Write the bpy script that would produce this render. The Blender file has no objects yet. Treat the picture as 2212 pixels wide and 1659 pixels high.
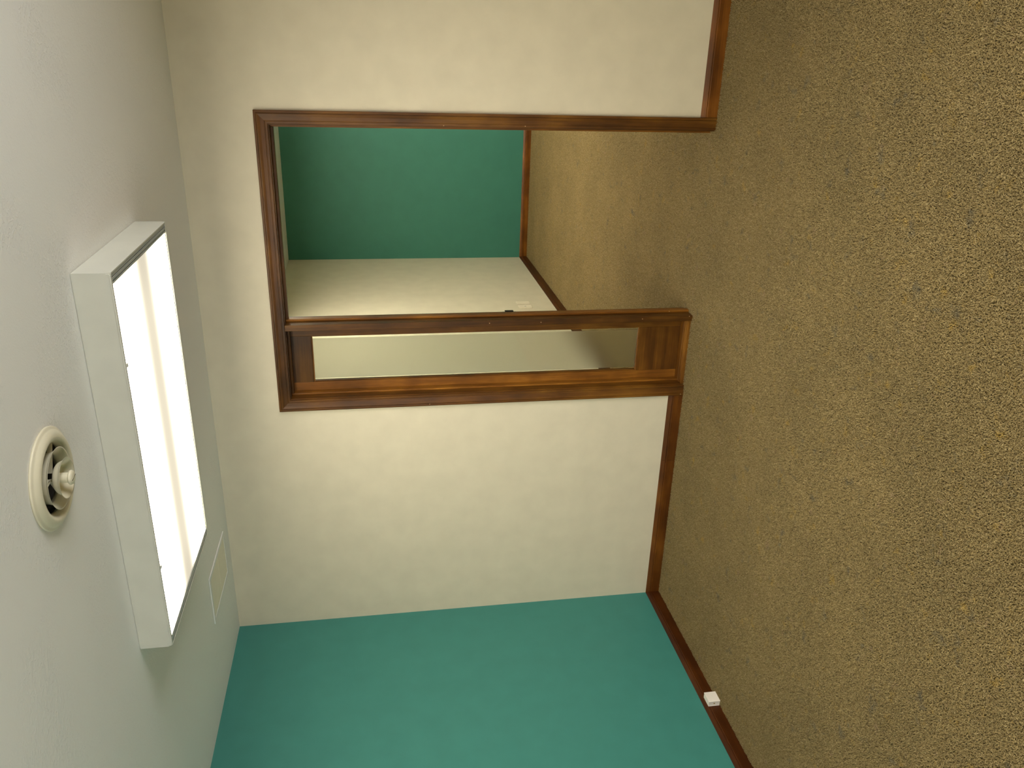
import bpy, bmesh, math, random
from mathutils import Vector, Matrix
random.seed(7)
S = bpy.context.scene
COL = S.collection

# ---------------------------------------------------------------- camera
F_PX = 1744.096
CAM = Vector((3.01717, -3.76925, 1.62613))
YAW, PIT, ROL = 0.406618, -0.166858, -0.038295
fw = Vector((-math.sin(YAW)*math.cos(PIT), math.cos(YAW)*math.cos(PIT), math.sin(PIT)))
rt = Vector((math.cos(YAW), math.sin(YAW), 0)); up = rt.cross(fw)
r2 = math.cos(ROL)*rt + math.sin(ROL)*up
u2 = -math.sin(ROL)*rt + math.cos(ROL)*up
# the photograph lies on its side: picture right = down in the room, picture top = right in the room
cam_d = bpy.data.cameras.new('camera'); cam = bpy.data.objects.new('camera', cam_d); COL.objects.link(cam)
m = Matrix((-u2, r2, -fw)).transposed().to_4x4(); m.translation = CAM
cam.matrix_world = m
cam_d.sensor_fit = 'HORIZONTAL'; cam_d.sensor_width = 36.0; cam_d.lens = F_PX*36.0/2212.0
cam_d.clip_start = 0.02; cam_d.clip_end = 100
S.camera = cam

# ---------------------------------------------------------------- world, exposure
S.view_settings.view_transform = 'Standard'
S.view_settings.look = 'None'
S.view_settings.exposure = 0.0
S.view_settings.gamma = 1.0
S.view_settings.use_curve_mapping = False
S.cycles.use_denoising = True
S.cycles.max_bounces = 10
S.cycles.diffuse_bounces = 6
S.cycles.glossy_bounces = 3
S.cycles.transmission_bounces = 8
S.cycles.sample_clamp_indirect = 6.0
S.cycles.caustics_reflective = False
S.cycles.caustics_refractive = False
W = bpy.data.worlds.new('sky'); S.world = W; W.use_nodes = True
SKY = 20.5
W.node_tree.nodes['Background'].inputs[0].default_value = (0.84, 0.80, 0.84, 1)
W.node_tree.nodes['Background'].inputs[1].default_value = SKY
LAMP = 24.0           # glow of a ceiling lens under its tubes
LAMP_SIDE = 0.88      # glow of the lens midway between its two tubes
LAMP_COL = (1.0, 0.90, 0.69)

# ---------------------------------------------------------------- sizes (metres)
H = 2.4174; H2 = 2.4485; WT = 0.124
XL, XR, YB = 0.0, 5.20, -4.85
XW, D, XR2 = 0.9185, 4.494, 4.45
CX0, CX1, CZ = 1.2976, 2.7171, 2.100        # outer edge of the door casing
CW = 0.0565                                  # casing width
JX0, JX1, JZ = CX0+CW+.005, CX1-CW-.005, CZ-CW-.003
PX0, PX1 = 1.718, 1.745                      # post between doorway and sidelight
HB, TB = 0.0784, 0.0119
FL = -0.005                                  # slab level; the pile stands on it

# ---------------------------------------------------------------- materials
def mat(name):
    mt = bpy.data.materials.new(name); mt.use_nodes = True
    nt = mt.node_tree; b = nt.nodes['Principled BSDF']
    return mt, nt, b
def N(nt, t, **kw):
    n = nt.nodes.new(t)
    for k, v in kw.items():
        if k in n.inputs: n.inputs[k].default_value = v
        else: setattr(n, k, v)
    return n
def ramp(nt, stops):
    r = nt.nodes.new('ShaderNodeValToRGB'); e = r.color_ramp.elements
    while len(e) < len(stops): e.new(0.5)
    for i, (p, c) in enumerate(stops):
        e[i].position = p; e[i].color = (*c, 1) if len(c) == 3 else c
    return r
def coords(nt, scale=(1, 1, 1), which='Object', rot=(0, 0, 0)):
    tc = nt.nodes.new('ShaderNodeTexCoord'); mp = nt.nodes.new('ShaderNodeMapping')
    mp.inputs['Scale'].default_value = scale; mp.inputs['Rotation'].default_value = rot
    nt.links.new(tc.outputs[which], mp.inputs['Vector'])
    return mp.outputs['Vector']
def bump(nt, b, h, strength, dist):
    n = N(nt, 'ShaderNodeBump', Strength=strength, Distance=dist)
    nt.links.new(h, n.inputs['Height']); nt.links.new(n.outputs['Normal'], b.inputs['Normal'])
    return n

def plain(name, col, rough=0.5, spec=0.5, metal=0.0, bmp=None):
    mt, nt, b = mat(name)
    v = coords(nt, (1, 1, 1)); nz = N(nt, 'ShaderNodeTexNoise', Scale=9.0, Detail=3.0)
    nt.links.new(v, nz.inputs['Vector'])
    r = ramp(nt, [(0.3, tuple(c*0.96 for c in col)), (0.7, tuple(min(1, c*1.03) for c in col))])
    nt.links.new(nz.outputs['Fac'], r.inputs['Fac']); nt.links.new(r.outputs['Color'], b.inputs['Base Color'])
    b.inputs['Roughness'].default_value = rough
    b.inputs['Specular IOR Level'].default_value = spec
    b.inputs['Metallic'].default_value = metal
    if bmp:
        n2 = N(nt, 'ShaderNodeTexNoise', Scale=bmp[0], Detail=3.0); nt.links.new(v, n2.inputs['Vector'])
        bump(nt, b, n2.outputs['Fac'], bmp[1], bmp[2])
    return mt

M_cream = plain('cream_wall_paint', (0.69, 0.63, 0.49), 0.55, 0.3, bmp=(220, 0.25, 0.0006))
M_white2 = plain('pale_wall_paint', (0.66, 0.62, 0.50), 0.55, 0.3, bmp=(220, 0.25, 0.0006))
M_teal2 = plain('teal_wall_paint_green_lit', (0.050, 0.215, 0.170), 0.5, 0.35, bmp=(240, 0.35, 0.0008))  # same teal, with the next room's greener light put into the colour
M_teal = plain('teal_wall_paint', (0.050, 0.232, 0.205), 0.5, 0.35, bmp=(240, 0.35, 0.0008))

def ceiling_mat():
    mt, nt, b = mat('knockdown_ceiling_paint')
    b.inputs['Base Color'].default_value = (0.86, 0.86, 0.83, 1)
    b.inputs['Roughness'].default_value = 0.7; b.inputs['Specular IOR Level'].default_value = 0.2
    v = coords(nt, (1.0, 1.35, 1.0), rot=(0, 0, 1.15))
    wn = N(nt, 'ShaderNodeTexNoise', Scale=75.0, Detail=4.0, Roughness=0.55, Distortion=1.0)
    nt.links.new(v, wn.inputs['Vector'])
    r = ramp(nt, [(0.50, (0, 0, 0)), (0.60, (1, 1, 1))])
    nt.links.new(wn.outputs['Fac'], r.inputs['Fac'])
    f = N(nt, 'ShaderNodeTexNoise', Scale=180.0, Detail=2.0); nt.links.new(v, f.inputs['Vector'])
    pm = N(nt, 'ShaderNodeTexNoise', Scale=3.2, Detail=2.0); nt.links.new(v, pm.inputs['Vector'])
    pr = ramp(nt, [(0.38, (0.08,)*3), (0.66, (1, 1, 1))]); nt.links.new(pm.outputs['Fac'], pr.inputs['Fac'])
    mu = N(nt, 'ShaderNodeMath', operation='MULTIPLY'); nt.links.new(r.outputs['Color'], mu.inputs[0]); nt.links.new(pr.outputs['Color'], mu.inputs[1])
    ma = N(nt, 'ShaderNodeMath', operation='MULTIPLY_ADD'); nt.links.new(f.outputs['Fac'], ma.inputs[0]); ma.inputs[1].default_value = 0.35
    nt.links.new(mu.outputs[0], ma.inputs[2])
    bump(nt, b, ma.outputs[0], 0.5, 0.0014)
    return mt
M_ceil = ceiling_mat()

def wood(name, axis, base=1.0, red=1.0):
    mt, nt, b = mat(name)
    sc = [16.0, 16.0, 16.0]; sc[axis] = 0.9
    v = coords(nt, tuple(sc))
    n1 = N(nt, 'ShaderNodeTexNoise', Scale=1.0, Detail=5.0, Roughness=0.55, Distortion=0.6); nt.links.new(v, n1.inputs['Vector'])
    s2 = [5.0, 5.0, 5.0]; s2[axis] = 3.0
    v2 = coords(nt, tuple(s2)); n2 = N(nt, 'ShaderNodeTexNoise', Scale=1.6, Detail=3.0); nt.links.new(v2, n2.inputs['Vector'])
    s3 = [260.0, 260.0, 260.0]; s3[axis] = 9.0
    v3 = coords(nt, tuple(s3)); n3 = N(nt, 'ShaderNodeTexNoise', Scale=1.0, Detail=3.0); nt.links.new(v3, n3.inputs['Vector'])
    k = base
    r = ramp(nt, [(0.26, (0.034*k*red, 0.0125*k, 0.0022*k)), (0.5, (0.108*k*red, 0.040*k, 0.0050*k)), (0.74, (0.225*k*red, 0.096*k, 0.012*k))])
    m1 = N(nt, 'ShaderNodeMath', operation='MULTIPLY_ADD'); nt.links.new(n2.outputs['Fac'], m1.inputs[0]); m1.inputs[1].default_value = 0.58
    m0 = N(nt, 'ShaderNodeMath', operation='MULTIPLY'); nt.links.new(n1.outputs['Fac'], m0.inputs[0]); m0.inputs[1].default_value = 0.60
    nt.links.new(m0.outputs[0], m1.inputs[2])
    m3 = N(nt, 'ShaderNodeMath', operation='MULTIPLY_ADD'); nt.links.new(n3.outputs['Fac'], m3.inputs[0]); m3.inputs[1].default_value = 0.22
    sb = N(nt, 'ShaderNodeMath', operation='SUBTRACT'); nt.links.new(m1.outputs[0], sb.inputs[0]); sb.inputs[1].default_value = 0.20
    nt.links.new(sb.outputs[0], m3.inputs[2])
    nt.links.new(m3.outputs[0], r.inputs['Fac']); nt.links.new(r.outputs['Color'], b.inputs['Base Color'])
    b.inputs['Roughness'].default_value = 0.42
    b.inputs['Specular IOR Level'].default_value = 0.24
    b.inputs['Coat Weight'].default_value = 0.10; b.inputs['Coat Roughness'].default_value = 0.3
    bump(nt, b, n3.outputs['Fac'], 0.12, 0.0004)
    return mt
WOOD = [wood('stained_maple_along_x', 0), wood('stained_maple_along_y', 1), wood('stained_maple_along_z', 2)]
WLIT = [wood('lit_maple_x', 0, 1.35), None, wood('lit_maple_z', 2, 1.7)]  # light falling on stops, left stile, sill and beads put into the colour
WSHADE = [wood('shaded_maple_x', 0, 0.5), None, wood('shaded_maple_z', 2, 0.68)]  # shade on the top rail and post put into the wood colour
BW_SHADE = wood('shaded_red_baseboard_x', 0, 0.78, 1.2)  # shaded copy of the baseboard wood for the front runs left of the doorway
BWOOD = [wood('lit_red_brown_baseboard_x', 0, 1.25, 1.12), wood('shaded_red_baseboard_y', 1, 0.30, 1.5)]  # same wood; light and shade of each run put into its colour

M_metal = plain('white_enamel_steel', (0.61, 0.61, 0.54), 0.42, 0.4)
M_grey = plain('grey_lens_frame', (0.38, 0.40, 0.38), 0.4, 0.4)
M_diff = plain('ivory_enamel', (0.70, 0.66, 0.50), 0.4, 0.45)
M_dark = plain('dark_duct_lining', (0.05, 0.045, 0.035), 0.8, 0.1)
M_vent = plain('off_white_grille_panel', (0.88, 0.83, 0.68), 0.5, 0.3)
M_ventf = plain('painted_grille_flange', (0.84, 0.84, 0.81), 0.6, 0.3)
M_plast = plain('ivory_plastic', (0.80, 0.75, 0.62), 0.35, 0.5)
M_white = plain('white_plastic', (0.86, 0.82, 0.76), 0.35, 0.5)
M_gold = plain('brassy_contacts', (0.40, 0.28, 0.03), 0.4, 0.5, 0.3)
M_black = plain('blackened_bronze', (0.035, 0.030, 0.022), 0.4, 0.5, 0.6)
M_putty = plain('nail_hole_putty', (0.50, 0.33, 0.17), 0.6, 0.3)
M_slab = plain('carpet_backing', (0.15, 0.11, 0.05), 0.95, 0.05)

def lens_mat(name, LAMP):
    mt = bpy.data.materials.new(name); mt.use_nodes = True; nt = mt.node_tree
    for n in list(nt.nodes): nt.nodes.remove(n)
    out = nt.nodes.new('ShaderNodeOutputMaterial')
    # two tubes behind the lens make two bright bands along it
    tc = nt.nodes.new('ShaderNodeTexCoord'); sp = nt.nodes.new('ShaderNodeSeparateXYZ'); nt.links.new(tc.outputs['Object'], sp.inputs[0])
    wv = N(nt, 'ShaderNodeMath', operation='ABSOLUTE'); nt.links.new(sp.outputs['Y'], wv.inputs[0])
    bd = N(nt, 'ShaderNodeMapRange'); bd.interpolation_type = 'SMOOTHSTEP'
    bd.inputs['From Min'].default_value = -0.02; bd.inputs['From Max'].default_value = 0.20
    nt.links.new(wv.outputs[0], bd.inputs['Value'])
    pw3 = N(nt, 'ShaderNodeMath', operation='POWER'); nt.links.new(bd.outputs[0], pw3.inputs[0]); pw3.inputs[1].default_value = 3.0
    bd = N(nt, 'ShaderNodeMapRange'); nt.links.new(pw3.outputs[0], bd.inputs['Value'])
    bd.inputs['To Min'].default_value = LAMP_SIDE; bd.inputs['To Max'].default_value = LAMP
    ax = N(nt, 'ShaderNodeMath', operation='ABSOLUTE'); nt.links.new(sp.outputs['X'], ax.inputs[0])
    ed = N(nt, 'ShaderNodeMapRange'); ed.interpolation_type = 'SMOOTHSTEP'
    ed.inputs['From Min'].default_value = 0.40; ed.inputs['From Max'].default_value = 0.60
    ed.inputs['To Min'].default_value = 1.0; ed.inputs['To Max'].default_value = 0.86
    nt.links.new(ax.outputs[0], ed.inputs['Value'])
    # fine prisms
    pv = coords(nt, (1, 1, 1), rot=(0, 0, 0.78)); pw = N(nt, 'ShaderNodeTexWave', Scale=55.0); nt.links.new(pv, pw.inputs['Vector'])
    pr = N(nt, 'ShaderNodeMapRange'); pr.inputs['To Min'].default_value = 0.96; pr.inputs['To Max'].default_value = 1.04
    nt.links.new(pw.outputs['Fac'], pr.inputs['Value'])
    a = bd.outputs[0]
    for o in (ed.outputs[0], pr.outputs[0]):
        mm = N(nt, 'ShaderNodeMath', operation='MULTIPLY'); nt.links.new(a, mm.inputs[0]); nt.links.new(o, mm.inputs[1]); a = mm.outputs[0]
    em = nt.nodes.new('ShaderNodeEmission'); em.inputs['Color'].default_value = (*LAMP_COL, 1)
    nt.links.new(a, em.inputs['Strength']); nt.links.new(em.outputs[0], out.inputs['Surface'])
    return mt
M_lens = lens_mat('prismatic_lens_glow', LAMP); M_lens_far = lens_mat('prismatic_lens_glow_next_room', LAMP*1.6)

def clear_glass():
    mt = bpy.data.materials.new('clear_glass'); mt.use_nodes = True; nt = mt.node_tree
    for n in list(nt.nodes): nt.nodes.remove(n)
    out = nt.nodes.new('ShaderNodeOutputMaterial'); mx = nt.nodes.new('ShaderNodeMixShader')
    fr = N(nt, 'ShaderNodeFresnel', IOR=1.45); tr = nt.nodes.new('ShaderNodeBsdfTransparent'); gl = N(nt, 'ShaderNodeBsdfGlossy', Roughness=0.02)
    tr.inputs[0].default_value = (0.95, 0.97, 0.94, 1)
    nt.links.new(fr.outputs[0], mx.inputs[0]); nt.links.new(tr.outputs[0], mx.inputs[1]); nt.links.new(gl.outputs[0], mx.inputs[2])
    nt.links.new(mx.outputs[0], out.inputs['Surface']); return mt
def frosted():
    mt = bpy.data.materials.new('frosted_film'); mt.use_nodes = True; nt = mt.node_tree
    for n in list(nt.nodes): nt.nodes.remove(n)
    out = nt.nodes.new('ShaderNodeOutputMaterial')
    rf = N(nt, 'ShaderNodeBsdfRefraction', Roughness=0.36, IOR=1.25); rf.inputs['Color'].default_value = (1, 1, 1, 1)
    v = coords(nt); nz = N(nt, 'ShaderNodeTexNoise', Scale=420.0, Detail=2.0); nt.links.new(v, nz.inputs['Vector'])
    bp = N(nt, 'ShaderNodeBump', Strength=0.25, Distance=0.0005); nt.links.new(nz.outputs['Fac'], bp.inputs['Height']); nt.links.new(bp.outputs[0], rf.inputs['Normal'])
    df = N(nt, 'ShaderNodeBsdfDiffuse'); df.inputs['Color'].default_value = (0.80, 0.80, 0.68, 1)
    mx = nt.nodes.new('ShaderNodeMixShader'); mx.inputs[0].default_value = 0.07
    nt.links.new(rf.outputs[0], mx.inputs[1]); nt.links.new(df.outputs[0], mx.inputs[2]); nt.links.new(mx.outputs[0], out.inputs['Surface'])
    return mt
M_glass = clear_glass(); M_frost = frosted()

def pile_mat():
    mt, nt, b = mat('frieze_carpet_yarn')
    at = nt.nodes.new('ShaderNodeAttribute'); at.attribute_name = 'tone'; at.attribute_type = 'GEOMETRY'
    r = ramp(nt, [(0.0, (0.150, 0.106, 0.036)), (0.35, (0.195, 0.144, 0.059)), (0.7, (0.250, 0.190, 0.085)), (1.0, (0.36, 0.285, 0.140))])
    nt.links.new(at.outputs['Fac'], r.inputs['Fac'])
    g = nt.nodes.new('ShaderNodeNewGeometry')
    # broad wear, then small stray yarn colours that sit where the camera stands
    big = N(nt, 'ShaderNodeTexNoise', Scale=2.3, Detail=3.0, Roughness=0.6); nt.links.new(g.outputs['Position'], big.inputs['Vector'])
    br = ramp(nt, [(0.32, (0.90, 0.90, 0.90)), (0.68, (1.08, 1.07, 1.06))]); nt.links.new(big.outputs['Fac'], br.inputs['Fac'])
    m1 = N(nt, 'ShaderNodeMix', data_type='RGBA', blend_type='MULTIPLY'); m1.inputs['Factor'].default_value = 1.0
    nt.links.new(r.outputs['Color'], m1.inputs['A']); nt.links.new(br.outputs['Color'], m1.inputs['B'])
    cur = m1.outputs['Result']
    for seed, col, lo, sc in ((3.1, (0.36, 0.23, 0.04), 0.70, 13.0), (8.7, (0.07, 0.077, 0.07), 0.69, 11.0), (15.3, (0.25, 0.16, 0.11), 0.72, 15.0)):
        of = N(nt, 'ShaderNodeVectorMath', operation='ADD'); of.inputs[1].default_value = (seed, seed*2, 0)
        nt.links.new(g.outputs['Position'], of.inputs[0])
        nz = N(nt, 'ShaderNodeTexNoise', Scale=sc, Detail=3.0, Roughness=0.7); nt.links.new(of.outputs[0], nz.inputs['Vector'])
        rr = ramp(nt, [(lo-0.09, (0, 0, 0)), (lo+0.05, (0.6,)*3)]); nt.links.new(nz.outputs['Fac'], rr.inputs['Fac'])
        mx = N(nt, 'ShaderNodeMix', data_type='RGBA'); nt.links.new(rr.outputs['Color'], mx.inputs['Factor'])
        nt.links.new(cur, mx.inputs['A']); mx.inputs['B'].default_value = (*col, 1); cur = mx.outputs['Result']
    nt.links.new(cur, b.inputs['Base Color'])
    b.inputs['Roughness'].default_value = 0.8; b.inputs['Specular IOR Level'].default_value = 0.25
    return mt
M_pile = pile_mat()

# ---------------------------------------------------------------- mesh helpers
def tag(o, label=None, cat=None, group=None, kind=None):
    if label: o['label'] = label
    if cat: o['category'] = cat
    if group: o['group'] = group
    if kind: o['kind'] = kind
    return o
def empty(name, loc=(0, 0, 0), rz=0.0):
    o = bpy.data.objects.new(name, None); o.location = loc; o.rotation_euler = (0, 0, rz); o.empty_display_size = 0.1
    COL.objects.link(o); return o
def link(name, bm, mt, parent=None, smooth=False, loc=None):
    bmesh.ops.recalc_face_normals(bm, faces=bm.faces)
    me = bpy.data.meshes.new(name); bm.to_mesh(me); bm.free()
    mts = mt if isinstance(mt, (list, tuple)) else [mt]
    for q in mts: me.materials.append(q)
    if smooth:
        for p in me.polygons: p.use_smooth = True
    o = bpy.data.objects.new(name, me); COL.objects.link(o)
    if parent: o.parent = parent
    if loc: o.location = loc
    return o
def bx(bm, x0, x1, y0, y1, z0, z1, bev=0.0, seg=2, mi=0):
    vs = [bm.verts.new(c) for c in ((x0,y0,z0),(x1,y0,z0),(x1,y1,z0),(x0,y1,z0),(x0,y0,z1),(x1,y0,z1),(x1,y1,z1),(x0,y1,z1))]
    fs = [bm.faces.new([vs[i] for i in f]) for f in ((0,3,2,1),(4,5,6,7),(0,1,5,4),(1,2,6,5),(2,3,7,6),(3,0,4,7))]
    for f in fs: f.material_index = mi
    if bev:
        es = list({e for f in fs for e in f.edges})
        bmesh.ops.bevel(bm, geom=es, offset=bev, segments=seg, profile=0.5, affect='EDGES')
    return fs
def box(name, mt, parent, *a, **k):
    bm = bmesh.new(); bx(bm, *a, **k); return link(name, bm, mt, parent)
def sweep(bm, profile, frames):
    """profile [(a,b)]; frames = [(origin, avec, bvec)]; closed profile, capped ends"""
    rings = []
    for o, a, b in frames:
        rings.append([bm.verts.new(Vector(o) + Vector(a)*p + Vector(b)*q) for p, q in profile])
    n = len(profile)
    for r0, r1 in zip(rings, rings[1:]):
        for i in range(n):
            j = (i+1) % n; bm.faces.new((r0[i], r0[j], r1[j], r1[i]))
    bm.faces.new(rings[0]); bm.faces.new(rings[-1][::-1])
def lathe(bm, prof, n=64, c=(0, 0, 0), closed=False):
    rings = []
    for r, z in prof:
        if r < 1e-6: rings.append([bm.verts.new((c[0], c[1], c[2]+z))])
        else: rings.append([bm.verts.new((c[0]+r*math.cos(2*math.pi*i/n), c[1]+r*math.sin(2*math.pi*i/n), c[2]+z)) for i in range(n)])
    prs = list(zip(rings, rings[1:])) + ([(rings[-1], rings[0])] if closed else [])
    for a, b in prs:
        if len(a) == 1 and len(b) == 1: continue
        for i in range(n):
            j = (i+1) % n
            if len(a) == 1: bm.faces.new((a[0], b[i], b[j]))
            elif len(b) == 1: bm.faces.new((a[i], b[0], a[j]))
            else: bm.faces.new((a[i], b[i], b[j], a[j]))

# ---------------------------------------------------------------- room shell
def wall(name, mt, label, boxes):
    bm = bmesh.new()
    for b_ in boxes: bx(bm, *b_)
    o = link(name, bm, mt); tag(o, label, 'wall', kind='structure'); return o
HX0, HX1, HZ = JX0-.019, JX1+.019, JZ+.019         # rough opening
wall('wall_front', M_cream, 'cream painted wall around the wood-framed doorway', [
    (-0.12, HX0, 0, WT, FL, H+.15), (HX1, XR+.12, 0, WT, FL, H+.15), (HX0, HX1, 0, WT, HZ, H+.15)])
wall('wall_left', M_teal, 'teal painted wall with the small white jack box on its baseboard', [(-0.12, 0, YB-.12, 0, FL, H+.15)])
WY0, WY1, WZ0, WZ1 = -3.7, -1.7, 0.80, 2.05      # window in the right wall
VX0, VX1 = 0.9, 1.6                                # added window in the rear wall, same heights
wall('wall_rear', M_cream, 'cream wall with an added window, behind the camera', [
    (0, VX0, YB-.12, YB, FL, H+.15), (VX1, XR, YB-.12, YB, FL, H+.15), (VX0, VX1, YB-.12, YB, 0, WZ0), (VX0, VX1, YB-.12, YB, WZ1, H+.15)])
wall('wall_right', M_cream, 'cream wall with the window, right of the camera', [
    (XR, XR+.12, YB-.12, WY0, FL, H+.15), (XR, XR+.12, WY1, 0, FL, H+.15), (XR, XR+.12, WY0, WY1, 0, WZ0), (XR, XR+.12, WY0, WY1, WZ1, H+.15)])
wall('wall_far', M_teal2, 'teal end wall of the next room seen through the doorway', [(XW-.12, XR2+.12, D, D+.12, FL, H2+.12)])
wall('wall_side', M_white2, 'pale cream side wall of the next room with two outlet plates', [(XW-.12, XW, WT, D, FL, H2+.12)])
wall('wall_side_right', M_white2, 'cream right-hand side wall of the next room', [(XR2, XR2+.12, WT, D, FL, H2+.12)])

bm = bmesh.new(); bx(bm, -0.12, XR+.12, YB-.12, D+.12, -0.12, FL)
tag(link('floor', bm, M_slab), 'floor slab under the tan carpet of both rooms', 'floor', kind='structure')

DX, DY, DR = 2.003, -1.887, 0.128                  # round ceiling diffuser
def ceiling_with_hole():
    bm = bmesh.new(); s = 0.16; n = 48; rr = 0.088
    xs = [-0.12, DX-s, DX+s, XR+.12]; ys = [YB-.12, DY-s, DY+s, WT*0.5]
    for i in range(3):
        for j in range(3):
            if i == 1 and j == 1: continue
            bm.faces.new([bm.verts.new((x, y, H)) for x, y in ((xs[i], ys[j]), (xs[i+1], ys[j]), (xs[i+1], ys[j+1]), (xs[i], ys[j+1]))])
    a, b = [], []
    for k in range(n):
        t = 2*math.pi*k/n + math.pi/4; c, q = math.cos(t), math.sin(t); mx_ = max(abs(c), abs(q))
        a.append(bm.verts.new((DX+rr*c, DY+rr*q, H))); b.append(bm.verts.new((DX+s*c/mx_, DY+s*q/mx_, H)))
    for k in range(n):
        j = (k+1) % n; bm.faces.new((a[k], a[j], b[j], b[k]))
    bx(bm, -0.12, XR+.12, YB-.12, WT*0.5, H+.15, H+.27)
    return link('ceiling', bm, M_ceil)
o = ceiling_with_hole(); tag(o, 'white knockdown-textured ceiling with the round diffuser', 'ceiling', kind='structure')
o = box('ceiling_next_room', M_ceil, None, XW-.12, XR2+.12, WT, D+.12, H2, H2+.12)
tag(o, 'ceiling of the next room seen as a thin strip under the door head', 'ceiling', kind='structure')

# ---------------------------------------------------------------- baseboards
BP = [(0, FL), (TB, FL), (TB, .0500), (TB-.0008, .0525), (TB-.0030, .0540), (TB-.0030, .0555), (TB-.0012, .0570), (TB-.0022, .0610), (TB-.0045, .0670), (TB-.0073, .0730), (TB-.0092, .0765), (TB-.0098, HB), (0, HB)]
def baseboard(name, pts, label, mt, nrm):
    """straight run from pts[0] to pts[1]; nrm points into the room"""
    bm = bmesh.new(); frames = []
    for q, mit in pts:
        frames.append(((q[0], q[1], 0), (nrm[0]+mit[0], nrm[1]+mit[1], 0), (0, 0, 1)))
    sweep(bm, BP, frames)
    return tag(link(name, bm, mt), label, 'baseboard', kind='structure')
JNT = 0.900
baseboard('baseboard_front_left', [((0, 0), (1, 0)), ((JNT-.0006, 0), (0, 0))], 'short wood baseboard between the teal wall corner and the scarf joint', BW_SHADE, (0, -1))
baseboard('baseboard_front_middle', [((JNT+.0006, 0), (0, 0)), ((CX0-.001, 0), (0, 0))], 'short wood baseboard between the joint and the sidelight casing', BW_SHADE, (0, -1))
baseboard('baseboard_front_right', [((CX1+.001, 0), (0, 0)), ((XR, 0), (0, 0))], 'wood baseboard right of the doorway casing', BWOOD[0], (0, -1))
baseboard('baseboard_left', [((0, 0), (0, -1)), ((0, YB), (0, 0))], 'red-brown wood baseboard along the teal wall', BWOOD[1], (1, 0))
baseboard('baseboard_far', [((XW, D), (1, 0)), ((XR2, D), (0, 0))], 'wood baseboard under the far teal wall', BWOOD[0], (0, -1))
baseboard('baseboard_side', [((XW, D), (0, -1)), ((XW, WT), (0, 0))], 'wood baseboard along the pale side wall of the next room', BWOOD[1], (1, 0))
baseboard('baseboard_right', [((XR, YB), (0, 0)), ((XR, 0), (0, 0))], 'wood baseboard under the window wall', BWOOD[1], (-1, 0))

# ---------------------------------------------------------------- doorway frame with sidelight
door = empty('door_1', ((JX0+JX1)/2, 0, 0))
tag(door, 'stained wood doorway frame with moulded casing, open without a door leaf', 'door frame', kind='structure')
OFF = door.location.copy()
def dpart(name, bm, mt, smooth=False, parent=None):
    bmesh.ops.translate(bm, verts=bm.verts, vec=-OFF)
    return link(name, bm, mt, parent or door, smooth)
# casing: (width from inner edge, thickness)
CP = [(0, 0), (0, .0075), (.0015, .0095), (.0100, .0100), (.0115, .0088), (.0130, .0088), (.0145, .0105), (.0200, .0112), (.0300, .0128),
      (.0380, .0152), (.0410, .0160), (.0432, .0158), (.0438, .0135), (.0455, .0135), (.0462, .0165), (.0475, .0175), (.0545, .0175), (CW, .0160), (CW, 0)]
def casing_set(yw, sg, z_in, xi0, xi1, tagname):
    # yw: wall plane, sg: direction out of the wall
    b_ = (0, sg, 0)
    bm = bmesh.new(); sweep(bm, CP, [((xi1, yw, FL), (1, 0, 0), b_), ((xi1, yw, z_in), (1, 0, 1), b_)]); dpart('side_casing', bm, WOOD[2])
    bm = bmesh.new(); sweep(bm, CP, [((xi0, yw, FL), (-1, 0, 0), b_), ((xi0, yw, z_in), (-1, 0, 1), b_)]); dpart('side_casing', bm, WOOD[2])
    bm = bmesh.new(); sweep(bm, CP, [((xi0, yw, z_in), (-1, 0, 1), b_), ((xi1, yw, z_in), (1, 0, 1), b_)]); dpart('head_casing', bm, WOOD[0])
casing_set(0, -1, CZ-CW, CX0+CW, CX1-CW, '')
casing_set(WT, 1, CZ-CW, CX0+CW, CX1-CW, '')
def db(name, mt, *a, **k):
    bm = bmesh.new(); bx(bm, *a, **k); return dpart(name, bm, mt)
db('side_jamb', WOOD[2], JX1, HX1, 0, WT, FL, HZ)
db('side_jamb', WOOD[2], HX0, JX0, 0, WT, FL, HZ)
db('head_jamb', WOOD[0], JX0, JX1, 0, WT, JZ, HZ)
db('post', WSHADE[2], PX0, PX1, 0.0005, WT, FL, JZ, bev=.0012)
db('post_facing', WSHADE[2], PX0-.003, PX1, -.0115, 0, FL, CZ-CW, bev=.002)
SY0, SY1 = .045, .080
db('door_stop', WLIT[2], JX1-.012, JX1, SY0, SY1, FL, JZ, bev=.002)
db('door_stop', WLIT[2], PX1, PX1+.012, SY0, SY1, FL, JZ, bev=.002)
db('door_stop', WOOD[0], PX1+.012, JX1-.012, SY0, SY1, JZ-.012, JZ, bev=.002)
# strike plate with its curved lip, let into the post on the latch side
bm = bmesh.new(); bx(bm, PX1, PX1+.0016, SY1+.004, WT-.004, .905, .975, bev=.0005)
bx(bm, PX1+.0004, PX1+.0055, WT-.008, WT+.010, .918, .962, bev=.0015)
dpart('strike_plate', bm, M_black)
for x, z, y in ((1.7515, .108, SY0-.0003), (2.664, 1.285, -.0103), (2.667, .915, -.0103), (1.731, 1.06, -.0118), (1.729, .80, -.0118), (1.733, .27, -.0118), (1.741, .018, -.0118), (1.305, .018, -.0178), (1.308, 1.36, -.0178)):
    bm = bmesh.new(); lathe(bm, [(0, -.0006), (.0022, -.0004), (.0022, .0003), (0, .0003)], 10)
    bmesh.ops.rotate(bm, verts=bm.verts, cent=(0, 0, 0), matrix=Matrix.Rotation(math.pi/2, 3, 'X'))
    bmesh.ops.translate(bm, verts=bm.verts, vec=(x, y, z)); dpart('nail_putty', bm, M_putty)

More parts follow.
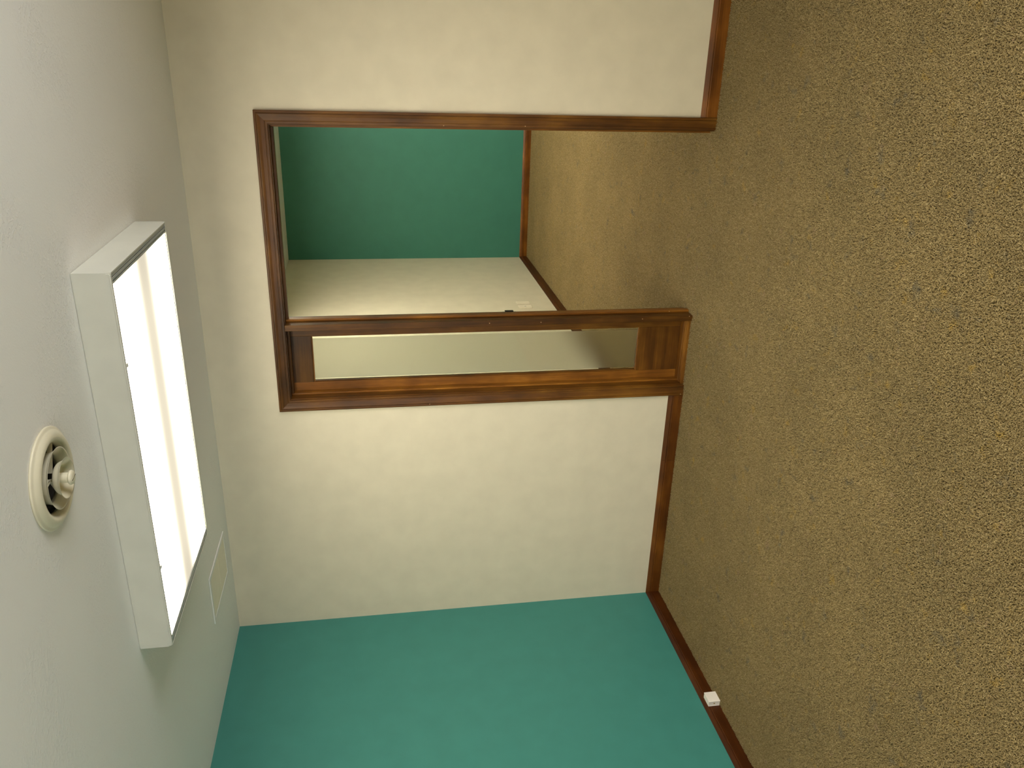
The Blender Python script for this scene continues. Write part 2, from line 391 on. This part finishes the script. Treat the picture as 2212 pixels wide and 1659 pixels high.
# sidelight: fixed wood sash with a frosted pane, behind its stops
side = empty('window_1', ((JX0+PX0)/2, .08, 0))
tag(side, 'tall narrow sidelight with frosted pane in stained wood sash beside the doorway', 'sidelight', kind='structure')
OFS = side.location.copy()
def sp(name, bm, mt, parent=side, smooth=False):
    bmesh.ops.translate(bm, verts=bm.verts, vec=-OFS); return link(name, bm, mt, parent, smooth)
def sb_(name, mt, *a, parent=side, **k):
    bm = bmesh.new(); bx(bm, *a, **k); return sp(name, bm, mt, parent)
GX0, GX1, GZ0, GZ1 = 1.4115, 1.6560, .246, 1.932
A0, A1 = .081, .121
sb_('stop_bead', WLIT[2], JX0, JX0+.0095, SY0, SY1, .018, JZ, bev=.002)
sb_('stop_bead', WOOD[2], PX0-.0095, PX0, SY0, SY1, .018, JZ, bev=.002)
sb_('stop_bead', WOOD[0], JX0+.0095, PX0-.0095, SY0, SY1, JZ-.012, JZ, bev=.002)
sb_('stile', WLIT[2], JX0+.0005, GX0, A0, A1, .021, JZ-.001, bev=.0018)
sb_('stile', WOOD[2], GX1, PX0-.0005, A0, A1, .021, JZ-.001, bev=.0018)
sb_('top_rail', WSHADE[0], GX0, GX1, A0+.0004, A1-.0004, GZ1, JZ-.001, bev=.0012)
sb_('bottom_rail', WOOD[0], GX0, GX1, A0+.0004, A1-.0004, .021, GZ0, bev=.0012)
# sloping sill with reeded top under the sash
bm = bmesh.new()
SPF = [(0.001, FL), (0.001, .0145), (.004, .0165), (.016, .0172), (.0175, .0160), (.0195, .0160), (.021, .0180), (.040, .0190), (.0415, .0178), (.0435, .0178), (.045, .0195), (.080, .0205), (.118, .0205), (.118, FL)]
sweep(bm, SPF, [((JX0+.001, 0, 0), (0, 1, 0), (0, 0, 1)), ((PX0-.001, 0, 0), (0, 1, 0), (0, 0, 1))])
sp('sill', bm, WLIT[0])
# small glazing beads
for nm, a in (('glazing_bead', (GX0, GX0+.005, .088, .0965, GZ0+.006, GZ1-.006)), ('glazing_bead', (GX1-.005, GX1, .088, .0965, GZ0+.006, GZ1-.006)),
              ('glazing_bead', (GX0, GX1, .088, .0965, GZ1-.006, GZ1)), ('glazing_bead', (GX0, GX1, .0825, .0965, GZ0, GZ0+.006))):
    sb_(nm, WOOD[2] if a[1]-a[0] < .01 else WLIT[0], *a, bev=.0012)
pane = sb_('pane', M_glass, GX0-.004, GX1+.004, .0975, .1015, GZ0-.004, GZ1+.004)
sb_('frosted_film', M_frost, GX0+.0125, GX1-.0195, .1020, .1024, GZ0+.006, GZ1-.004, parent=pane)

# two windows out of the picture; the rear one added for fill daylight
def window(name, loc, rz, w, label):
    h0, h1 = WZ0, WZ1; t = empty(name, (loc[0], loc[1], 0), rz); tag(t, label, 'window', kind='structure')
    for a in ((-w/2, -w/2+.05, h0, h1), (w/2-.05, w/2, h0, h1), (-w/2+.05, w/2-.05, h0, h0+.05), (-w/2+.05, w/2-.05, h1-.05, h1), (-.025, .025, h0+.05, h1-.05)):
        bm = bmesh.new(); bx(bm, a[0], a[1], -.035, .035, a[2], a[3], bev=.003); link('window_frame', bm, WOOD[2], t)
    bm = bmesh.new(); bx(bm, -w/2+.02, w/2-.02, -.002, .002, h0+.02, h1-.02); link('pane', bm, M_glass, t)
    pl = bpy.data.lights.new('sky_portal', 'AREA'); pl.shape = 'RECTANGLE'; pl.size = w; pl.size_y = h1-h0; pl.cycles.is_portal = True
    po = bpy.data.objects.new('sky_portal', pl); COL.objects.link(po)
    d = Vector((-math.sin(rz), math.cos(rz), 0))            # outward
    po.location = Vector((loc[0], loc[1], (h0+h1)/2)) + d*.055
    po.rotation_euler = (math.pi/2, 0, rz)
    po.rotation_euler = d.to_track_quat('Z', 'Y').to_euler()
window('window_2', (XR+.06, (WY0+WY1)/2), -math.pi/2, WY1-WY0, 'daylit window in the wall right of the camera')
window('fill_window', ((VX0+VX1)/2, YB-.06), math.pi, VX1-VX0, 'unseen window added behind the camera for fill daylight')

# ---------------------------------------------------------------- fluorescent ceiling fixture
FX0, FX1, FY0, FY1, FH = 1.1576, 2.4149, -1.5179, -.8483, .1016
def make_fixture():
    t = empty('ceiling_light')
    hx, hy = (FX1-FX0)/2, (FY1-FY0)/2; e = .034; s = .012
    # housing: top plate, four folded sides
    bm = bmesh.new()
    bx(bm, -hx+.003, hx-.003, -hy+.003, hy-.003, -.006, -.0003)
    bx(bm, -hx+.004, hx-.004, -hy, -hy+.004, -FH+.004, -.0025)
    bx(bm, -hx+.004, hx-.004, hy-.004, hy, -FH+.004, -.0025)
    link('housing', bm, M_metal, t)
    # end plates with chamfered lower corners
    for sg in (-1, 1):
        bm = bmesh.new()
        pf = [(-hy, 0), (hy, 0), (hy, -FH+.012), (hy-.008, -FH), (-hy+.008, -FH), (-hy, -FH+.012)]
        x1 = sg*hx; x0 = sg*(hx-.004)
        a = [bm.verts.new((x0, y, min(z, -.0025))) for y, z in pf]; b = [bm.verts.new((x1, y, min(z, -.0025))) for y, z in pf]
        for i in range(6): bm.faces.new((a[i], a[(i+1) % 6], b[(i+1) % 6], b[i]))
        bm.faces.new(a); bm.faces.new(b[::-1]); link('end_plate', bm, M_metal, t)
    # lens door: frame members with a step
    for sg in (-1, 1):
        bm = bmesh.new(); ys = sorted((sg*hy, sg*(hy-s))); bx(bm, -hx+.005, hx-.005, ys[0], ys[1], -FH, -FH+.007, bev=.002)
        ys = sorted((sg*(hy-s), sg*(hy-s-.006))); bx(bm, -hx+.03, hx-.03, ys[0], ys[1], -FH+.003, -FH+.007)
        link('lens_frame', bm, M_metal, t)
    for sg in (-1, 1):
        bm = bmesh.new(); xs = sorted((sg*(hx-.005), sg*(hx-.013))); bx(bm, xs[0], xs[1], -hy+s, hy-s, -FH+.001, -FH+.007)
        xs = sorted((sg*(hx-.016), sg*(hx-.024))); bx(bm, xs[0], xs[1], -hy+s, hy-s, -FH+.0005, -FH+.007)
        xs = sorted((sg*(hx-.027), sg*(hx-e))); bx(bm, xs[0], xs[1], -hy+s, hy-s, -FH+.001, -FH+.007)
        xs = sorted((sg*(hx-.013), sg*(hx-e))); bx(bm, xs[0], xs[1], -hy+s, hy-s, -FH+.0055, -FH+.008)
        link('end_trim', bm, M_grey, t)
    bm = bmesh.new(); vs = [bm.verts.new(c) for c in ((-hx+e, -hy+s+.003, 0), (-hx+e, hy-s-.003, 0), (hx-e, hy-s-.003, 0), (hx-e, -hy+s+.003, 0))]
    bm.faces.new(vs); r = bmesh.ops.extrude_face_region(bm, geom=list(bm.faces)); bmesh.ops.translate(bm, verts=[v for v in r['geom'] if isinstance(v, bmesh.types.BMVert)], vec=(0, 0, .003))
    link('lens', bm, M_lens, t, loc=(0, 0, -FH+.0045))
    for x in (2.145, 1.462):
        bm = bmesh.new(); xx = x-(FX0+FX1)/2; bx(bm, xx-.006, xx+.006, -hy+.006, -hy+s+.007, -FH-.002, -FH+.001, bev=.0008); link('latch', bm, M_metal, t)
    return t
fix = make_fixture(); fix.location = ((FX0+FX1)/2, (FY0+FY1)/2, H)
tag(fix, 'white box ceiling light with lit prismatic lens, between the round diffuser and the doorway wall', 'ceiling light', 'fluorescent ceiling lights')
def copy_tree(o, parent=None):
    c = o.copy(); COL.objects.link(c); c.parent = parent
    for ch in [q for q in S.objects if q.parent == o]: copy_tree(ch, c)
    return c
for loc, lab in (((1.95, 1.95, H2), 'white box ceiling light of the next room, near its pale side wall'),  # all out of view; the last three added to brighten the rooms
                 ((3.60, 3.0, H2), 'unseen white box ceiling light added in the next room, right of the doorway view'),
                 ((4.40, -2.70, H), 'unseen white box ceiling light added in the right half of the near room'),
                 ((1.80, -3.95, H), 'unseen white box ceiling light added at the rear of the near room, left of the camera'),
                 ):
    f2 = copy_tree(fix); f2.location = loc; tag(f2, lab)
    if loc[1] > 0:
        for ch in f2.children:
            if ch.name.startswith('lens') and not ch.name.startswith('lens_f'):
                ch.material_slots[0].link = 'OBJECT'; ch.material_slots[0].material = M_lens_far

# ---------------------------------------------------------------- round supply diffuser
df = empty('air_diffuser', (DX, DY, H)); tag(df, 'round ivory air diffuser with nested cones on the ceiling', 'air vent')
bm = bmesh.new()
lathe(bm, [(.128, -.0006), (.1285, -.004), (.1265, -.0065), (.122, -.0072), (.119, -.0105), (.112, -.0165), (.104, -.0195), (.097, -.0180), (.0915, -.0125), (.0885, -.004), (.0876, .003),
           (.0862, .003), (.087, -.004), (.090, -.0110), (.097, -.0160), (.104, -.0175), (.112, -.0140), (.119, -.0006)], 72, closed=True)
link('outer_ring', bm, M_diff, df, smooth=True)
def cone(prof, name):
    bm = bmesh.new(); back = [(r-.0012, z+.0012) for r, z in prof][::-1]
    lathe(bm, prof+back, 64, closed=True); return link(name, bm, M_diff, df, smooth=True)
cone([(.077, -.0225), (.0745, -.0212), (.070, -.0170), (.066, -.0105), (.0635, -.002), (.0625, .008)], 'cone')
c2 = cone([(.0515, -.0385), (.0495, -.0372), (.045, -.0330), (.0415, -.0270), (.0385, -.0210), (.033, -.0165), (.024, -.0140), (.0126, -.0130)], 'cone')
bm = bmesh.new(); lathe(bm, [(0, -.0125), (.0125, -.0125), (.0125, -.040), (.0105, -.042), (.0105, -.0445), (0, -.0445)], 32); link('hub', bm, M_diff, df, smooth=False)
bm = bmesh.new(); lathe(bm, [(0, -.0446), (.0175, -.0446), (.0182, -.047), (.0165, -.0515), (.010, -.0535), (0, -.054)], 40)
scr = link('screw_cap', bm, M_diff, df, smooth=True)
bm = bmesh.new(); bx(bm, -.012, .012, -.0006, .0006, -.0541, -.0515); bmesh.ops.rotate(bm, verts=bm.verts, cent=(0, 0, 0), matrix=Matrix.Rotation(1.35, 3, 'Z')); link('slot', bm, M_dark, scr)
for k in range(3):
    bm = bmesh.new(); bx(bm, .012, .0862, -.0040, .0040, .0040, .0056); bx(bm, .012, .0862, -.0046, -.0036, -.0040, .0056); bx(bm, .012, .0862, .0036, .0046, -.0040, .0056)
    bmesh.ops.rotate(bm, verts=bm.verts, cent=(0, 0, 0), matrix=Matrix.Rotation(math.radians(27+120*k), 3, 'Z')); link('spoke', bm, M_diff, df)
bm = bmesh.new(); lathe(bm, [(.0868, .003), (.0868, .145), (0, .145), (0, .1465), (.0885, .1465), (.0885, .003)], 48); link('duct', bm, M_dark, df, smooth=False)

# ---------------------------------------------------------------- ceiling grille
GRX0, GRX1, GRY0, GRY1 = .452, .704, -.533, -.130
gr = empty('return_grille', ((GRX0+GRX1)/2, (GRY0+GRY1)/2, H)); tag(gr, 'small flush rectangular two-panel return grille in the ceiling corner near the teal wall', 'air vent')
OG = gr.location.copy(); OG.z = 0
def gb(name, mt, boxes, bev=0):
    bm = bmesh.new()
    for a in boxes: bx(bm, *a, bev=bev)
    bmesh.ops.translate(bm, verts=bm.verts, vec=-OG); return link(name, bm, mt, gr)
w_ = .020
gb('flange', M_ventf, [(GRX0, GRX1, GRY0, GRY0+w_, -.0055, -.0006), (GRX0, GRX1, GRY1-w_*.7, GRY1, -.0055, -.0006), (GRX0, GRX0+w_, GRY0+w_, GRY1-w_*.7, -.0055, -.0006), (GRX1-w_*1.1, GRX1, GRY0+w_, GRY1-w_*.7, -.0055, -.0006)], bev=.0015)
ix0, ix1, iy0, iy1 = GRX0+w_, GRX1-w_*1.1, GRY0+w_, GRY1-w_*.7; ym = -.320
for y0, y1 in ((iy0+.002, ym-.001), (ym+.001, iy1-.002)):
    bs = [(ix0+.002, ix1-.002, y0, y1, -.0040, -.0008)]
    n = 0
    for k in range(n):
        xx = ix0+.006+(ix1-ix0-.012)*k/(n-1); bs.append((xx-.0022, xx+.0022, y0+.004, y1-.004, -.0036, -.0026))
    gb('panel', M_vent, bs)
gb('backing', M_dark, [(ix0, ix1, iy0, iy1, -.0008, -.0005)])

# ---------------------------------------------------------------- jack box on the left baseboard
jk = empty('phone_jack_box', (TB, -.8965, .0325)); tag(jk, 'small white surface jack box screwed to the baseboard of the teal wall', 'jack box')
bm = bmesh.new()
# hollow end facing the camera: shell of four walls and a cover
bx(bm, 0, .003, -.031, .031, -.0285, .0285)
bx(bm, .003, .026, -.031, .031, .0255, .0285); bx(bm, .003, .026, -.031, .031, -.0285, -.0255)
bx(bm, .003, .026, .028, .031, -.0255, .0255)
link('base', bm, M_white, jk)
bm = bmesh.new(); bx(bm, .0260, .0308, -.0325, .0325, -.0300, .0300, bev=.0012); link('cover', bm, M_white, jk)
bm = bmesh.new(); bx(bm, .003, .0255, -.0300, -.0270, -.0255, .0255)
fc = link('socket_face', bm, M_white, jk)
bm = bmesh.new(); bx(bm, .0125, .0175, -.0306, -.0298, -.0045, .0035); link('socket', bm, M_gold, fc)

# ---------------------------------------------------------------- outlet plates on the side wall of the next room
def plate(cy, label, dot):
    t = empty('outlet_plate', (XW, cy, .332)); tag(t, label, 'outlet plate', 'outlet plates on the side wall')
    bm = bmesh.new(); bx(bm, 0, .0055, -.0365, .0365, -.0575, .0575, bev=.0022); p_ = link('cover', bm, M_plast, t)
    for z in (-.021, .021) if not dot else (-.042, .042):
        bm = bmesh.new(); lathe(bm, [(0, 0), (.003, 0), (.003, .0012), (0, .0016)], 16)
        bmesh.ops.rotate(bm, verts=bm.verts, cent=(0, 0, 0), matrix=Matrix.Rotation(math.pi/2, 3, 'Y')); bmesh.ops.translate(bm, verts=bm.verts, vec=(.0054, 0, z)); link('screw', bm, M_plast, p_)
    if dot:
        bm = bmesh.new(); bx(bm, .0050, .0066, -.0055, .0055, -.007, .007, bev=.0005); link('jack', bm, M_grey, t)
    return t
plate(2.885, 'blank ivory wall plate, farther of two on the pale side wall', False)
plate(2.772, 'ivory wall plate with small jack, nearer of two on the pale side wall', True)

# ---------------------------------------------------------------- carpet pile
T = 0.40
def carpet():
    rnd = random.Random(11); verts = []; faces = []; tones = []
    step = 0.0033; n = int(T/step)
    for i in range(n):
        for j in range(n):
            x = (i+rnd.random())*step - T/2; y = (j+rnd.random())*step - T/2
            a = rnd.uniform(0, 2*math.pi); L = rnd.uniform(.006, .0105); hgt = rnd.uniform(.0050, .0072); cur = rnd.uniform(-1.3, 1.3)
            w = rnd.uniform(.0008, .0012); tone = min(1, max(0, rnd.gauss(.5, .24))); lean = rnd.uniform(.45, 1.0)
            seg = 3; pts = []; px, py = x, y; ang = a
            for s in range(seg+1):
                f = s/seg; z = hgt*math.sin(f*math.pi*0.62)/math.sin(math.pi*0.5)
                pts.append((px, py, z+.0005)); px += math.cos(ang)*L*lean/seg; py += math.sin(ang)*L*lean/seg; ang += cur/seg
            b0 = len(verts)
            for s, (qx, qy, qz) in enumerate(pts):
                an = a+cur*s/seg; nx, ny = -math.sin(an), math.cos(an); ww = w*(1.0 if s < seg else .65)
                verts.append((qx+nx*ww, qy+ny*ww, qz)); verts.append((qx-nx*ww, qy-ny*ww, qz)); verts.append((qx, qy, qz+ww*1.5))
            for s in range(seg):
                p0 = b0+3*s; p1 = p0+3
                for q in ((p0, p0+2, p1+2, p1), (p0+2, p0+1, p1+1, p1+2)): faces.append(q); tones.append(tone)
            e = b0+3*seg; faces.append((e, e+2, e+1)); tones.append(tone)
    me = bpy.data.meshes.new('carpet_pile'); me.from_pydata(verts, [], faces)
    o_z = FL
    at = me.attributes.new('tone', 'FLOAT', 'FACE'); at.data.foreach_set('value', tones)
    for p in me.polygons: p.use_smooth = True
    me.materials.append(M_pile)
    o = bpy.data.objects.new('carpet_pile', me); COL.objects.link(o); o.location.z = FL
    x0, y0 = TB*.4, -4.8; nx, ny = 13, 24
    ng = bpy.data.node_groups.new('lay_carpet', 'GeometryNodeTree')
    ng.interface.new_socket('Geometry', in_out='INPUT', socket_type='NodeSocketGeometry'); ng.interface.new_socket('Geometry', in_out='OUTPUT', socket_type='NodeSocketGeometry')
    gi = ng.nodes.new('NodeGroupInput'); go = ng.nodes.new('NodeGroupOutput')
    grid = ng.nodes.new('GeometryNodeMeshGrid')
    grid.inputs['Size X'].default_value = (nx-1)*T; grid.inputs['Size Y'].default_value = (ny-1)*T
    grid.inputs['Vertices X'].default_value = nx; grid.inputs['Vertices Y'].default_value = ny
    tr = ng.nodes.new('GeometryNodeTransform'); tr.inputs['Translation'].default_value = (x0+nx*T/2, y0+ny*T/2, 0)
    ip = ng.nodes.new('GeometryNodeInstanceOnPoints')
    ri = ng.nodes.new('FunctionNodeRandomValue'); ri.data_type = 'INT'
    mn = [s for s in ri.inputs if s.name == 'Min' and s.type == 'INT'][0]; mxx = [s for s in ri.inputs if s.name == 'Max' and s.type == 'INT'][0]
    mn.default_value = 0; mxx.default_value = 3
    ml = ng.nodes.new('ShaderNodeMath'); ml.operation = 'MULTIPLY'; ml.inputs[1].default_value = math.pi/2
    cb = ng.nodes.new('ShaderNodeCombineXYZ')
    L_ = ng.links.new
    ro = [s for s in ri.outputs if s.type == 'INT'][0]
    L_(ro, ml.inputs[0]); L_(ml.outputs[0], cb.inputs['Z'])
    L_(grid.outputs['Mesh'], tr.inputs['Geometry']); L_(tr.outputs[0], ip.inputs['Points']); L_(gi.outputs[0], ip.inputs['Instance']); L_(cb.outputs[0], ip.inputs['Rotation'])
    L_(ip.outputs[0], go.inputs[0])
    md = o.modifiers.new('lay_carpet', 'NODES'); md.node_group = ng
    tag(o, 'tan and olive flecked frieze carpet pile covering the floor', 'carpet', kind='stuff')
carpet()
